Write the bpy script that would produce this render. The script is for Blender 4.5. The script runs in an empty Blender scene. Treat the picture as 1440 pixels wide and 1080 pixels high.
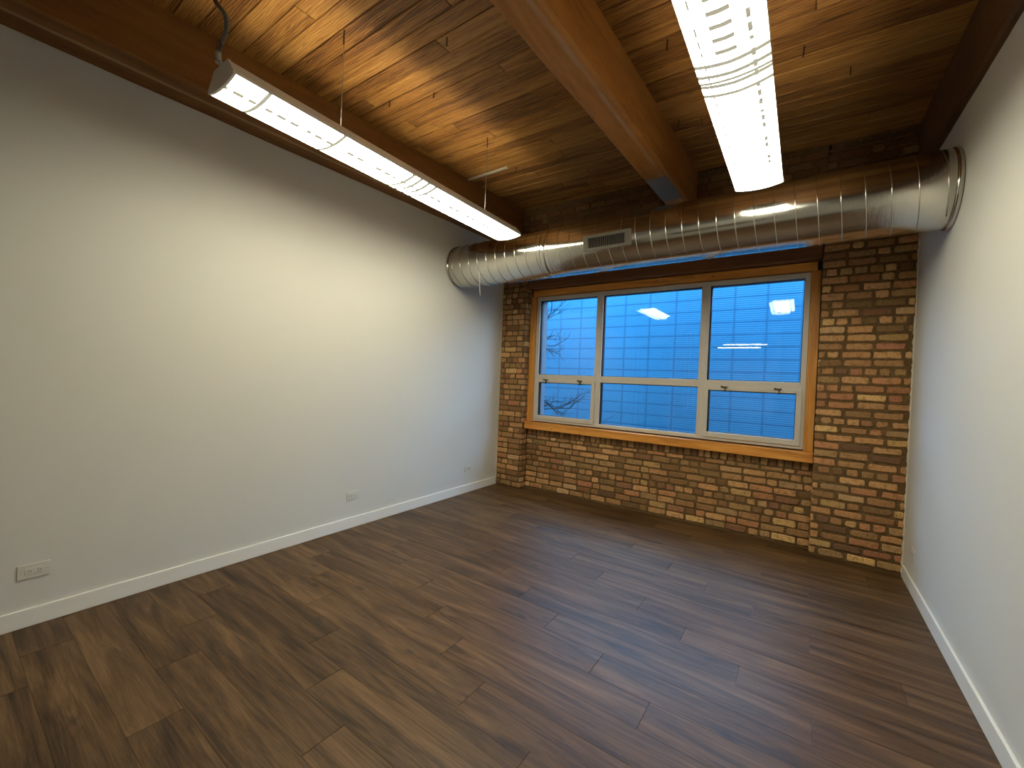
import bpy, bmesh, math, random
from mathutils import Vector, Matrix

sc = bpy.context.scene
COL = sc.collection
random.seed(7)
W = 4.244            # room width
YB = -5.3            # wall behind the camera
REC = 0.137          # window recess behind the brick piers

# ------------------------------------------------------------------ helpers
def ceil_z(x, y):
    return 3.80 - 0.02 * x + 0.045 * y

class NT:
    """small node-tree helper"""
    def __init__(self, name):
        self.m = bpy.data.materials.new(name)
        self.m.use_nodes = True
        self.t = self.m.node_tree
        self.t.nodes.clear()
        self.out = self.t.nodes.new('ShaderNodeOutputMaterial')
    def n(self, typ, props=None, **ins):
        nd = self.t.nodes.new(typ)
        for k, v in (props or {}).items():
            setattr(nd, k, v)
        for k, v in ins.items():
            key = int(k[1:]) if k[0] == '_' and k[1:].isdigit() else k.replace('_', ' ')
            s = nd.inputs[key]
            if isinstance(v, bpy.types.NodeSocket):
                self.t.links.new(v, s)
            else:
                s.default_value = v
        return nd
    def math(self, op, a, b=0.0, c=0.0):
        nd = self.n('ShaderNodeMath', {'operation': op}, _0=a, _1=b, _2=c)
        return nd.outputs[0]
    def obj(self):
        return self.n('ShaderNodeTexCoord').outputs['Object']
    def sep(self, v):
        return self.n('ShaderNodeSeparateXYZ', Vector=v).outputs
    def comb(self, x, y, z):
        return self.n('ShaderNodeCombineXYZ', X=x, Y=y, Z=z).outputs[0]
    def noise(self, vec, scale=5.0, detail=4.0, rough=0.55, dist=0.0):
        return self.n('ShaderNodeTexNoise', Vector=vec, Scale=scale, Detail=detail, Roughness=rough, Distortion=dist).outputs[0]
    def ramp(self, fac, stops, interp='LINEAR'):
        nd = self.n('ShaderNodeValToRGB', Fac=fac)
        cr = nd.color_ramp
        cr.interpolation = interp
        while len(cr.elements) < len(stops):
            cr.elements.new(0.5)
        for e, (p, c) in zip(cr.elements, stops):
            e.position = p
            e.color = (c[0], c[1], c[2], 1.0) if not isinstance(c, (int, float)) else (c, c, c, 1.0)
        return nd.outputs[0]
    def mix(self, fac, a, b, blend='MIX'):
        nd = self.n('ShaderNodeMix', {'data_type': 'RGBA', 'blend_type': blend})
        for key, v in ((0, fac), (6, a), (7, b)):
            s = nd.inputs[key]
            if isinstance(v, bpy.types.NodeSocket):
                self.t.links.new(v, s)
            elif isinstance(v, (int, float)):
                s.default_value = v if key == 0 else (v, v, v, 1)
            else:
                s.default_value = (v[0], v[1], v[2], 1)
        return nd.outputs[2]
    def attr(self, name):
        return self.n('ShaderNodeAttribute', {'attribute_name': name})
    def bump(self, h, strength=0.3, dist=0.01):
        return self.n('ShaderNodeBump', Height=h, Strength=strength, Distance=dist).outputs[0]
    def bsdf(self, col, rough=0.5, metal=0.0, normal=None, spec=0.5, **kw):
        ins = dict(Base_Color=col if isinstance(col, bpy.types.NodeSocket) else (*col, 1.0), Roughness=rough, Metallic=metal)
        b = self.n('ShaderNodeBsdfPrincipled', None, **ins)
        b.inputs['Specular IOR Level'].default_value = spec
        if normal is not None:
            self.t.links.new(normal, b.inputs['Normal'])
        for k, v in kw.items():
            s = b.inputs[k.replace('_', ' ')]
            if isinstance(v, bpy.types.NodeSocket):
                self.t.links.new(v, s)
            else:
                s.default_value = v
        return b.outputs[0]
    def done(self, shader):
        self.t.links.new(shader, self.out.inputs['Surface'])
        return self.m

def link(o, parent=None):
    COL.objects.link(o)
    if parent is not None:
        o.parent = parent
    return o

def build(name, bm, mats, parent=None, smooth=False, loc=None):
    me = bpy.data.meshes.new(name)
    bmesh.ops.recalc_face_normals(bm, faces=bm.faces)
    bm.to_mesh(me)
    bm.free()
    for m in (mats if isinstance(mats, (list, tuple)) else [mats]):
        me.materials.append(m)
    if smooth:
        for p in me.polygons:
            p.use_smooth = True
    o = bpy.data.objects.new(name, me)
    link(o, parent)
    if loc is not None:
        o.location = loc
    return o

def empty(name, loc=(0, 0, 0), rz=0.0):
    o = bpy.data.objects.new(name, None)
    o.empty_display_size = 0.1
    o.location = loc
    o.rotation_euler = (0, 0, rz)
    return link(o)

def tag(o, label, cat, group=None):
    o['label'] = label
    o['category'] = cat
    if group:
        o['group'] = group
    return o

def structure(o):
    o['kind'] = 'structure'
    return o

def box(bm, x0, x1, y0, y1, z0, z1, mi=0):
    vs = [bm.verts.new((x, y, z)) for x in (x0, x1) for y in (y0, y1) for z in (z0, z1)]
    fs = [(0, 1, 3, 2), (4, 6, 7, 5), (0, 4, 5, 1), (2, 3, 7, 6), (0, 2, 6, 4), (1, 5, 7, 3)]
    r = []
    for f in fs:
        fc = bm.faces.new([vs[i] for i in f])
        fc.material_index = mi
        r.append(fc)
    return vs, r

def bevel_all(bm, w, seg=2):
    bmesh.ops.bevel(bm, geom=list(bm.edges), offset=w, segments=seg, affect='EDGES', profile=0.5, clamp_overlap=True)

def bbox(x0, x1, y0, y1, z0, z1, bev=0.003, seg=2):
    bm = bmesh.new()
    box(bm, x0, x1, y0, y1, z0, z1)
    if bev:
        bevel_all(bm, bev, seg)
    return bm

def merge(dst, src):
    me = bpy.data.meshes.new('tmp')
    src.to_mesh(me)
    src.free()
    dst.from_mesh(me)
    bpy.data.meshes.remove(me)

def tube(bm, pts, radii, seg=10, caps=True, mi=0):
    pts = [Vector(p) for p in pts]
    if isinstance(radii, (int, float)):
        radii = [radii] * len(pts)
    rings = []
    t0 = (pts[1] - pts[0]).normalized()
    up = Vector((0, 0, 1)) if abs(t0.z) < 0.9 else Vector((1, 0, 0))
    nrm = t0.cross(up).normalized()
    for i, p in enumerate(pts):
        if i == 0:
            t = t0
        elif i == len(pts) - 1:
            t = (pts[i] - pts[i - 1]).normalized()
        else:
            t = (pts[i + 1] - pts[i - 1]).normalized()
        nrm = (nrm - t * nrm.dot(t)).normalized()
        b = t.cross(nrm)
        rings.append([bm.verts.new(p + (nrm * math.cos(a) + b * math.sin(a)) * radii[i])
                      for a in [2 * math.pi * k / seg for k in range(seg)]])
    for r0, r1 in zip(rings, rings[1:]):
        for k in range(seg):
            f = bm.faces.new((r0[k], r0[(k + 1) % seg], r1[(k + 1) % seg], r1[k]))
            f.material_index = mi
    if caps:
        bm.faces.new(list(reversed(rings[0]))).material_index = mi
        bm.faces.new(rings[-1]).material_index = mi

def prism_y(bm, profile, y0, y1, mi=0, caps=True):
    """closed (x,z) profile swept along y"""
    a = [bm.verts.new((x, y0, z)) for x, z in profile]
    b = [bm.verts.new((x, y1, z)) for x, z in profile]
    n = len(profile)
    for i in range(n):
        bm.faces.new((a[i], a[(i + 1) % n], b[(i + 1) % n], b[i])).material_index = mi
    if caps:
        bm.faces.new(a).material_index = mi
        bm.faces.new(list(reversed(b))).material_index = mi

def spline(pts, n=8):
    """Catmull-Rom through points"""
    P = [Vector(p) for p in pts]
    P = [2 * P[0] - P[1]] + P + [2 * P[-1] - P[-2]]
    out = []
    for i in range(1, len(P) - 2):
        for k in range(n):
            t = k / n
            a, b, c, d = P[i - 1], P[i], P[i + 1], P[i + 2]
            out.append(0.5 * ((2 * b) + (c - a) * t + (2 * a - 5 * b + 4 * c - d) * t * t + (3 * b - a - 3 * c + d) * t ** 3))
    out.append(P[-2])
    return out

# ------------------------------------------------------------------ materials
def m_paint(name, col, rough=0.6, bump=0.06, scale=220):
    n = NT(name)
    o = n.obj()
    h = n.noise(o, scale, 3, 0.6)
    c = n.mix(n.noise(o, 1.3, 3), tuple(0.97 * v for v in col), tuple(min(1, 1.02 * v) for v in col))
    return n.done(n.bsdf(c, rough, normal=n.bump(h, bump, 0.004), spec=0.3))

def m_plain(name, col, rough=0.4, metal=0.0, spec=0.5):
    n = NT(name)
    o = n.obj()
    c = n.mix(n.noise(o, 14, 3), tuple(0.94 * v for v in col), col)
    return n.done(n.bsdf(c, rough, metal, spec=spec))

def m_wood(name, dark, mid, light, axis='y', stretch=9.0, scale=2.2, rough=0.6, knots=True, spec=0.3, worn=None):
    """solid wood with grain along one axis of the object"""
    n = NT(name)
    o = n.obj()
    x, y, z = n.sep(o)
    if axis == 'y':
        v = n.comb(n.math('MULTIPLY', x, stretch), y, n.math('MULTIPLY', z, stretch))
    elif axis == 'x':
        v = n.comb(x, n.math('MULTIPLY', y, stretch), n.math('MULTIPLY', z, stretch))
    else:
        v = n.comb(n.math('MULTIPLY', x, stretch), n.math('MULTIPLY', y, stretch), z)
    g = n.noise(v, scale, 6, 0.62, 0.5)
    fine = n.noise(v, scale * 7, 3, 0.6)
    f = n.math('ADD', n.math('MULTIPLY', g, 0.75), n.math('MULTIPLY', fine, 0.25))
    c = n.ramp(f, [(0.30, dark), (0.5, mid), (0.72, light)])
    if knots:
        kv = n.comb(x, n.math('MULTIPLY', y, 0.9), 0.0) if axis == 'y' else n.comb(x, 0.0, z)
        k = n.n('ShaderNodeTexVoronoi', {'feature': 'F1'}, Vector=kv, Scale=2.6 if axis == 'y' else 5.5, Randomness=1.0).outputs['Distance']
        kk = n.ramp(k, [(0.0, 1.0), (0.030, 1.0), (0.075, 0.0)])
        c = n.mix(n.math('MULTIPLY', n.n('ShaderNodeRGBToBW', Color=kk).outputs[0], 0.75), c, tuple(v * 0.35 for v in dark))
    if worn:
        c = worn(n, c, x, y, z, o)
    return n.done(n.bsdf(c, rough, normal=n.bump(f, 0.25, 0.004), spec=spec))

M = {}
M['wall'] = m_paint('wall_paint', (0.58, 0.562, 0.520))
M['trim'] = m_paint('trim_paint', (0.70, 0.68, 0.64), 0.4, 0.02)
M['plaster'] = m_paint('plaster_edge', (0.62, 0.56, 0.46), 0.8, 0.4, 90)
M['vinyl'] = m_plain('window_vinyl', (0.52, 0.47, 0.41), 0.4)
M['gasket'] = m_plain('black_gasket', (0.012, 0.012, 0.013), 0.5)
M['latch'] = m_plain('bronze_latch', (0.10, 0.085, 0.065), 0.35, 0.8)
M['plate'] = m_plain('outlet_plastic', (0.57, 0.55, 0.50), 0.4)
M['slot'] = m_plain('outlet_slot', (0.02, 0.018, 0.015), 0.6)
M['lamp_white'] = m_plain('lamp_enamel', (0.78, 0.77, 0.74), 0.35)
M['nail'] = m_plain('rusty_nail', (0.05, 0.03, 0.02), 0.6, 0.6)
M['wire'] = m_plain('steel_wire', (0.55, 0.54, 0.5), 0.35, 0.9)
M['conduit'] = m_plain('conduit_steel', (0.17, 0.16, 0.145), 0.3, 0.9)
M['cord'] = m_plain('pale_cord', (0.70, 0.68, 0.62), 0.6)
M['steel'] = m_plain('grey_steel', (0.42, 0.42, 0.40), 0.5, 0.55)
M['strip'] = m_plain('dull_metal_strip', (0.52, 0.46, 0.35), 0.6)
M['patch'] = m_paint('scuffed_plate', (0.20, 0.19, 0.175), 0.75, 0.3, 40)
M['bark'] = m_plain('twig_bark', (0.012, 0.012, 0.014), 0.9, 0.0, 0.1)
M['casing'] = m_wood('pine_casing', (0.30, 0.11, 0.018), (0.60, 0.245, 0.045), (0.74, 0.36, 0.085), 'x', 12, 1.6, 0.45)
M['casing_v'] = m_wood('pine_casing_upright', (0.27, 0.10, 0.018), (0.52, 0.22, 0.042), (0.66, 0.31, 0.075), 'z', 12, 1.6, 0.45)
M['lintel'] = m_wood('dark_lintel', (0.07, 0.025, 0.010), (0.14, 0.055, 0.020), (0.20, 0.085, 0.03), 'x', 10, 1.4, 0.6)
M['door'] = m_wood('door_wood', (0.10, 0.05, 0.02), (0.16, 0.08, 0.035), (0.22, 0.12, 0.05), 'z', 10, 1.4, 0.5)

def worn_mid(n, c, x, y, z, o):
    # pale scuffed streak beside the lower right edge of the centre beam
    w = n.noise(n.comb(n.math('MULTIPLY', x, 6.0), n.math('MULTIPLY', y, 1.3), z), 3.0, 4, 0.6)
    d = n.math('ABSOLUTE', n.math('SUBTRACT', n.math('SUBTRACT', x, n.math('MULTIPLY', y, 0.0195)), n.math('ADD', 0.148, n.math('MULTIPLY', w, 0.03))))
    band = n.n('ShaderNodeMapRange', None, Value=d, From_Min=0.004, From_Max=0.022, To_Min=1.0, To_Max=0.0).outputs[0]
    brk = n.ramp(n.noise(n.comb(n.math('MULTIPLY', x, 4.0), y, z), 2.6, 3, 0.5), [(0.40, 0.0), (0.56, 1.0)])
    low = n.math('LESS_THAN', n.math('SUBTRACT', z, n.math('MULTIPLY', y, 0.0237)), 0.012)
    f = n.math('MULTIPLY', n.math('MULTIPLY', band, n.n('ShaderNodeRGBToBW', Color=brk).outputs[0]), n.math('MULTIPLY', low, 0.6))
    return n.mix(f, c, (0.42, 0.30, 0.19))
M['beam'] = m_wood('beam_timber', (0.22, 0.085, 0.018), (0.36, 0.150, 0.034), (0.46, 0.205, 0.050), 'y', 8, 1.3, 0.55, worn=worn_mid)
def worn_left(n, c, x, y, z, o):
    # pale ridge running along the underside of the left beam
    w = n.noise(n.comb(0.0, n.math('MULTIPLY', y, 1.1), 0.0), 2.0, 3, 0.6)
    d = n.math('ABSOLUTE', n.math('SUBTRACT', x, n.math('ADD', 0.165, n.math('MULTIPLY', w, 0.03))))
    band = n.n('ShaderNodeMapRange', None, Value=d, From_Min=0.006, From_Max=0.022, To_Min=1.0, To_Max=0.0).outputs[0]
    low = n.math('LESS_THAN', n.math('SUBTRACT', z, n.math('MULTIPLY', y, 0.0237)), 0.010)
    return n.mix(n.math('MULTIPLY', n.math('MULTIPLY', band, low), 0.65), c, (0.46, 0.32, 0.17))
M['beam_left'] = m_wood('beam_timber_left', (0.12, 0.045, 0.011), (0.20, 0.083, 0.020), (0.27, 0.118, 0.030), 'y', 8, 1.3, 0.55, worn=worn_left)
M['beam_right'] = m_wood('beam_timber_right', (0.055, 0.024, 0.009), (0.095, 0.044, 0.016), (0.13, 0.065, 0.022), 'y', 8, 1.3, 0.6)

# ceiling boards -----------------------------------------------------------
n = NT('ceiling_boards')
o = n.obj()
x, y, z = n.sep(o)
pid = n.attr('pid').outputs['Fac']
tone = n.attr('tone').outputs['Fac']
v = n.comb(n.math('ADD', x, n.math('MULTIPLY', pid, 37.0)), n.math('MULTIPLY', y, 11.0), n.math('MULTIPLY', pid, 19.0))
g = n.noise(v, 1.5, 7, 0.65, 0.8)
vf = n.comb(n.math('ADD', x, n.math('MULTIPLY', pid, 13.0)), n.math('MULTIPLY', y, 40.0), n.math('MULTIPLY', pid, 7.0))
fine = n.noise(vf, 2.4, 4, 0.6, 0.2)
wav = n.n('ShaderNodeTexWave', {'wave_type': 'BANDS', 'bands_direction': 'Y'}, Vector=n.comb(n.math('MULTIPLY', x, 0.16), y, n.math('MULTIPLY', pid, 3.0)),
          Scale=22.0, Distortion=9.0, Detail=2.0, Detail_Scale=1.2).outputs['Fac']
f = n.math('ADD', n.math('ADD', n.math('MULTIPLY', g, 0.5), n.math('MULTIPLY', fine, 0.36)), n.math('MULTIPLY', wav, 0.13))
f = n.math('ADD', f, n.math('MULTIPLY', n.math('SUBTRACT', tone, 0.5), 0.15))
c = n.ramp(f, [(0.33, (0.075, 0.027, 0.006)), (0.44, (0.20, 0.085, 0.018)), (0.56, (0.335, 0.158, 0.036)), (0.70, (0.47, 0.255, 0.070))])
spot = n.ramp(n.noise(n.comb(n.math('ADD', x, n.math('MULTIPLY', pid, 5.0)), n.math('MULTIPLY', y, 5.0), z), 3.4, 2, 0.5), [(0.66, 0.0), (0.74, 1.0)])
c = n.mix(n.math('MULTIPLY', n.n('ShaderNodeRGBToBW', Color=spot).outputs[0], 0.55), c, (0.07, 0.035, 0.018))
M['boards'] = n.done(n.bsdf(c, 0.55, normal=n.bump(f, 0.3, 0.004), spec=0.3))

# floor planks ---------------------------------------------------------------
n = NT('floor_planks')
o = n.obj()
x, y, z = n.sep(o)
pid = n.attr('pid').outputs['Fac']
tone = n.attr('tone').outputs['Fac']
v = n.comb(n.math('ADD', n.math('MULTIPLY', x, 0.9), n.math('MULTIPLY', pid, 41.0)), n.math('MULTIPLY', y, 10.0), n.math('MULTIPLY', pid, 23.0))
g = n.noise(v, 1.25, 7, 0.66, 0.9)
vf = n.comb(n.math('ADD', n.math('MULTIPLY', x, 1.6), n.math('MULTIPLY', pid, 17.0)), n.math('MULTIPLY', y, 60.0), n.math('MULTIPLY', pid, 9.0))
fine = n.noise(vf, 2.6, 4, 0.65, 0.1)
f = n.math('ADD', n.math('MULTIPLY', g, 0.68), n.math('MULTIPLY', fine, 0.32))
f = n.math('ADD', f, n.math('MULTIPLY', n.math('SUBTRACT', tone, 0.5), 0.05))
c = n.ramp(f, [(0.36, (0.020, 0.0098, 0.0040)), (0.455, (0.057, 0.0290, 0.0116)), (0.54, (0.104, 0.055, 0.0225)), (0.66, (0.175, 0.097, 0.042))])
kv = n.n('ShaderNodeTexVoronoi', {'feature': 'F1'}, Vector=n.comb(n.math('ADD', x, n.math('MULTIPLY', pid, 29.0)), n.math('MULTIPLY', y, 2.4), n.math('MULTIPLY', pid, 31.0)),
         Scale=1.9, Randomness=1.0).outputs['Distance']
kf = n.ramp(n.math('ADD', kv, n.math('MULTIPLY', n.math('SUBTRACT', fine, 0.5), 0.10)), [(0.03, 1.0), (0.11, 0.0)])
c = n.mix(n.math('MULTIPLY', n.n('ShaderNodeRGBToBW', Color=kf).outputs[0], 0.75), c, (0.020, 0.015, 0.013))
rough = n.math('ADD', 0.36, n.math('MULTIPLY', fine, 0.16))
M['floor'] = n.done(n.bsdf(c, rough, normal=n.bump(f, 0.14, 0.003), spec=0.28))

# brick and mortar -----------------------------------------------------------
n = NT('old_brick')
o = n.obj()
col = n.attr('bcol').outputs['Color']
s1 = n.noise(o, 55, 5, 0.65)
s2 = n.noise(o, 13, 4, 0.6)
c = n.mix(n.ramp(s1, [(0.3, 0.45), (0.75, 0.0)]), col, n.mix(0.72, col, (0.03, 0.018, 0.01)), 'MIX')
n_s = n.n('ShaderNodeRGBToBW', Color=n.ramp(n.noise(o, 24, 5, 0.7), [(0.50, 0.0), (0.64, 1.0)])).outputs[0]
c = n.mix(n.math('MULTIPLY', n_s, 0.55), c, (0.155, 0.092, 0.040))
pits = n.ramp(n.noise(o, 120, 2, 0.5), [(0.30, 1.0), (0.36, 0.0)])
c = n.mix(n.math('MULTIPLY', n.n('ShaderNodeRGBToBW', Color=pits).outputs[0], 0.7), c, (0.03, 0.02, 0.012))
M['brick'] = n.done(n.bsdf(c, 0.9, normal=n.bump(n.math('ADD', s1, s2), 0.5, 0.006), spec=0.15))
n = NT('old_mortar')
o = n.obj()
s1 = n.noise(o, 40, 6, 0.7)
s2 = n.noise(o, 6, 4, 0.6)
c = n.ramp(s1, [(0.3, (0.080, 0.046, 0.020)), (0.55, (0.165, 0.100, 0.045)), (0.75, (0.27, 0.175, 0.088))])
c = n.mix(n.ramp(s2, [(0.35, 0.0), (0.7, 0.6)]), c, (0.115, 0.068, 0.030))
M['mortar'] = n.done(n.bsdf(c, 0.95, normal=n.bump(s1, 0.8, 0.01), spec=0.1))

# galvanised duct --------------------------------------------------------------
n = NT('galvanised_steel')
o = n.obj()
x, y, z = n.sep(o)
br = n.noise(n.comb(n.math('MULTIPLY', x, 70.0), n.math('MULTIPLY', y, 4.0), n.math('MULTIPLY', z, 4.0)), 1.0, 4, 0.6)
sm = n.noise(o, 9, 4, 0.6)
sp = n.n('ShaderNodeTexVoronoi', {'feature': 'F1'}, Vector=o, Scale=85.0).outputs['Color']
spw = n.n('ShaderNodeRGBToBW', Color=sp).outputs[0]
c = n.mix(sm, (0.52, 0.50, 0.455), (0.66, 0.64, 0.595))
c = n.mix(n.math('MULTIPLY', spw, 0.12), c, (0.44, 0.43, 0.40))
r = n.math('ADD', 0.10, n.math('MULTIPLY', n.math('ADD', sm, br), 0.06))
M['duct'] = n.done(n.bsdf(c, r, 1.0, normal=n.bump(n.math('ADD', sm, n.math('MULTIPLY', br, 0.3)), 0.06, 0.01)))
M['seam'] = m_plain('duct_seam', (0.62, 0.60, 0.54), 0.25, 1.0)
M['grille'] = m_plain('grille_metal', (0.17, 0.152, 0.122), 0.55, 0.0)
M['black'] = m_plain('duct_interior', (0.008, 0.008, 0.010), 0.8)

# lamp lens: local x across (-0.14..0.14), local y along (0..L)
def m_lens(name, strength, style):
    n = NT(name)
    o = n.obj()
    x, y, z = n.sep(o)
    L = 2.53
    # dotted prism rows
    dots = None
    rows = [(0.022, 0.015)] if style == 'dash' else [(0.085, 0.008), (-0.098, 0.004)]
    for cx, hw in rows:
        near = n.math('LESS_THAN', n.math('ABSOLUTE', n.math('SUBTRACT', x, cx)), hw)
        per = n.math('PINGPONG', y, 0.036)
        per2 = n.math('PINGPONG', n.math('ADD', y, 0.05), 0.115)
        on = n.math('MULTIPLY', n.math('LESS_THAN', per, 0.024), n.math('GREATER_THAN', per2, 0.022))
        r = n.math('MULTIPLY', near, on)
        dots = r if dots is None else n.math('MAXIMUM', dots, r)
    fade = n.math('LESS_THAN', y, L * 0.86)
    dots = n.math('MULTIPLY', dots, fade)
    # ribs over the gap where the two tube pairs meet
    dj = n.math('ABSOLUTE', n.math('SUBTRACT', y, L * 0.5))
    jw = n.n('ShaderNodeMapRange', None, Value=dj, From_Min=0.03, From_Max=0.22, To_Min=1.0, To_Max=0.0).outputs[0]
    rib = n.math('LESS_THAN', n.math('PINGPONG', n.math('ADD', y, n.math('MULTIPLY', n.math('ABSOLUTE', x), 0.06)), 0.036), 0.0125)
    if style == 'dash':
        jm = n.math('MULTIPLY', n.math('GREATER_THAN', jw, 0.45), rib)
    else:
        mid = n.n('ShaderNodeMapRange', None, Value=n.math('ABSOLUTE', n.math('ADD', x, 0.008)), From_Min=0.03, From_Max=0.06, To_Min=0.55, To_Max=0.0).outputs[0]
        mid = n.math('MULTIPLY', mid, n.math('LESS_THAN', y, L * 0.5))
        w2 = n.math('MAXIMUM', jw, mid)
        jm = n.math('MULTIPLY', n.math('GREATER_THAN', w2, 0.36), rib)
    mark = n.math('MAXIMUM', dots, jm)
    # seam hoops near the close end and the joint
    for yy in ((0.17, 0.60) if style == 'dash' else (L * 0.5,)):
        hoop = n.math('LESS_THAN', n.math('ABSOLUTE', n.math('SUBTRACT', y, yy)), 0.010)
        mark = n.math('MAXIMUM', mark, n.math('MULTIPLY', hoop, n.math('GREATER_THAN', n.math('ABSOLUTE', n.math('SUBTRACT', x, -0.05)), 0.0 if style != 'dash' else 0.0)))
    s = n.math('MULTIPLY_ADD', mark, -(strength - 0.12), strength)
    e = n.n('ShaderNodeEmission', None, Color=(1.0, 0.955, 0.715, 1.0), Strength=s).outputs[0]
    d = n.bsdf((0.75, 0.74, 0.7), 0.3)
    return n.done(n.n('ShaderNodeAddShader', None, _0=e, _1=d).outputs[0])

LENS = 11.5
M['lens_left'] = m_lens('lit_lens_dashed', LENS, 'dash')
n = NT('lit_lens_plain')
M['lens_plain'] = n.done(n.n('ShaderNodeEmission', None, Color=(1.0, 0.955, 0.715, 1.0), Strength=LENS * 2.0).outputs[0])
M['lens_right'] = m_lens('lit_lens_ribbed', LENS, 'rib')
n = NT('lit_tube')
M['tube'] = n.done(n.n('ShaderNodeEmission', None, Color=(1.0, 0.90, 0.68, 1.0), Strength=38.0).outputs[0])
n = NT('lit_tube_dimmer')
M['tube_dim'] = n.done(n.n('ShaderNodeEmission', None, Color=(1.0, 0.90, 0.68, 1.0), Strength=20.0).outputs[0])

# window glass
n = NT('window_glass')
fac = n.n('ShaderNodeLayerWeight', None, Blend=0.5).outputs['Facing']
fr = n.math('ADD', 0.017, n.math('MULTIPLY', n.math('POWER', fac, 5.0), 0.9))
tr = n.n('ShaderNodeBsdfTransparent', None, Color=(0.97, 0.985, 1.0, 1)).outputs[0]
gl = n.n('ShaderNodeBsdfGlossy', None, Color=(1, 1, 1, 1), Roughness=0.0).outputs[0]
M['glass'] = n.done(n.n('ShaderNodeMixShader', None, _0=fr, _1=tr, _2=gl).outputs[0])

# neighbouring block wall
n = NT('painted_block_wall')
o = n.obj()
x, y, z = n.sep(o)
jx = n.math('PINGPONG', n.math('ADD', x, 0.641), 0.228)
jz = n.math('PINGPONG', n.math('SUBTRACT', z, 1.943), 0.10125)
wob = n.math('MULTIPLY', n.noise(o, 3.0, 3), 0.012)
mx = n.math('LESS_THAN', jx, n.math('ADD', 0.010, wob))
mz = n.math('LESS_THAN', jz, n.math('ADD', 0.005, wob))
joint = n.math('MAXIMUM', n.math('MULTIPLY', mx, 0.8), mz)
rib = n.math('PINGPONG', z, 0.0172)
ribm = n.n('ShaderNodeMapRange', None, Value=rib, From_Min=0.003, From_Max=0.011, To_Min=1.0, To_Max=0.0).outputs[0]
rx = n.n('ShaderNodeMapRange', None, Value=x, From_Min=0.7, From_Max=1.9, To_Min=0.05, To_Max=1.0).outputs[0]
c = n.mix(n.noise(o, 1.6, 4), (0.030, 0.148, 0.236), (0.041, 0.184, 0.292))
c = n.mix(n.math('MULTIPLY', joint, 0.52), c, (0.010, 0.040, 0.092))
c = n.mix(n.math('MULTIPLY', n.math('MULTIPLY', ribm, rx), 0.52), c, (0.004, 0.026, 0.075))
hgt = n.math('SUBTRACT', 1.0, joint)
M['block'] = n.done(n.bsdf(c, 0.9, normal=n.bump(hgt, 0.4, 0.01), spec=0.1))
M['ground'] = m_plain('alley_concrete', (0.30, 0.30, 0.30), 0.9)
M['jamb'] = m_plain('stone_jamb', (0.10, 0.105, 0.12), 0.8)
M['frontpaint'] = m_paint('front_wall_paint', (0.40, 0.385, 0.35))
M['hallpaint'] = m_paint('hall_paint', (0.78, 0.77, 0.74))

# ------------------------------------------------------------------ room shell
# floor: one mesh, a quad block per plank
bm = bmesh.new()
lay_p = bm.faces.layers.float.new('pid')
lay_t = bm.faces.layers.float.new('tone')
PITCH, PLEN = 0.1875, 1.317
JOINT = {0: 2.977, 1: 2.667, 2: 2.283, 3: 1.972}
k = -18
rng = random.Random(3)
def plank(bm, x0, x1, y0, y1, z_of, thick, lays, vals, gap, endgap=None, drop=0.0012):
    eg = gap if endgap is None else endgap
    x0 += eg; x1 -= eg; y0 += gap; y1 -= gap
    c = [(x0, y0), (x1, y0), (x1, y1), (x0, y1)]
    b = gap * 1.2
    ci = [(x0 + b, y0 + b), (x1 - b, y0 + b), (x1 - b, y1 - b), (x0 + b, y1 - b)]
    s = 1 if thick > 0 else -1
    outer = [bm.verts.new((px, py, z_of(px, py) - s * drop - thick)) for px, py in c]
    mid = [bm.verts.new((px, py, z_of(px, py) - s * drop)) for px, py in c]
    inner = [bm.verts.new((px, py, z_of(px, py))) for px, py in ci]
    fs = [bm.faces.new(inner)]
    for i in range(4):
        j = (i + 1) % 4
        fs.append(bm.faces.new((mid[i], mid[j], inner[j], inner[i])))
        fs.append(bm.faces.new((outer[i], outer[j], mid[j], mid[i])))
    for f_ in fs:
        for l, v_ in zip(lays, vals):
            f_[l] = v_
while True:
    y0 = -2.14 + PITCH * k
    if y0 >= REC:
        break
    y1 = min(y0 + PITCH, REC)
    if y0 < YB - 0.1:
        k += 1
        continue
    xs = []
    xj = JOINT[k % 4] - PLEN * 4
    while xj < W:
        if xj > 0.02:
            xs.append(xj)
        xj += PLEN
    xs = [-0.01] + xs + [W + 0.01]
    for a, b in zip(xs, xs[1:]):
        plank(bm, a, b, y0, y1, lambda px, py: 0.0, 0.008, (lay_p, lay_t), (rng.random(), rng.random()), 0.0005, 0.0013, 0.0003)
    k += 1
fs0 = set(bm.faces)
_, nf = box(bm, -0.15, W + 0.15, YB - 0.15, 0.4, -0.15, -0.0045)
floor = structure(build('floor', bm, M['floor']))

# ceiling boards run across the room (along x)
bm = bmesh.new()
lay_p = bm.faces.layers.float.new('pid')
lay_t = bm.faces.layers.float.new('tone')
CB = 0.1275
y = YB - 0.2
rng = random.Random(11)
while y < 0.02:
    xs = [-0.15]
    xj = rng.uniform(0.3, 2.5)
    while xj < W - 0.2:
        xs.append(xj)
        xj += rng.uniform(1.8, 3.4)
    xs.append(W + 0.15)
    gap = rng.choice((0.0015, 0.0022, 0.0032, 0.0048))
    for a, b in zip(xs, xs[1:]):
        plank(bm, a, b, y, y + CB, ceil_z, -0.010, (lay_p, lay_t), (rng.random(), rng.random()), gap, 0.002, 0.004)
    y += CB
vs = [bm.verts.new((px, py, ceil_z(px, py) + dz)) for dz in (0.008, 0.2) for px, py in ((-0.2, YB - 0.2), (W + 0.2, YB - 0.2), (W + 0.2, 0.45), (-0.2, 0.45))]
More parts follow.
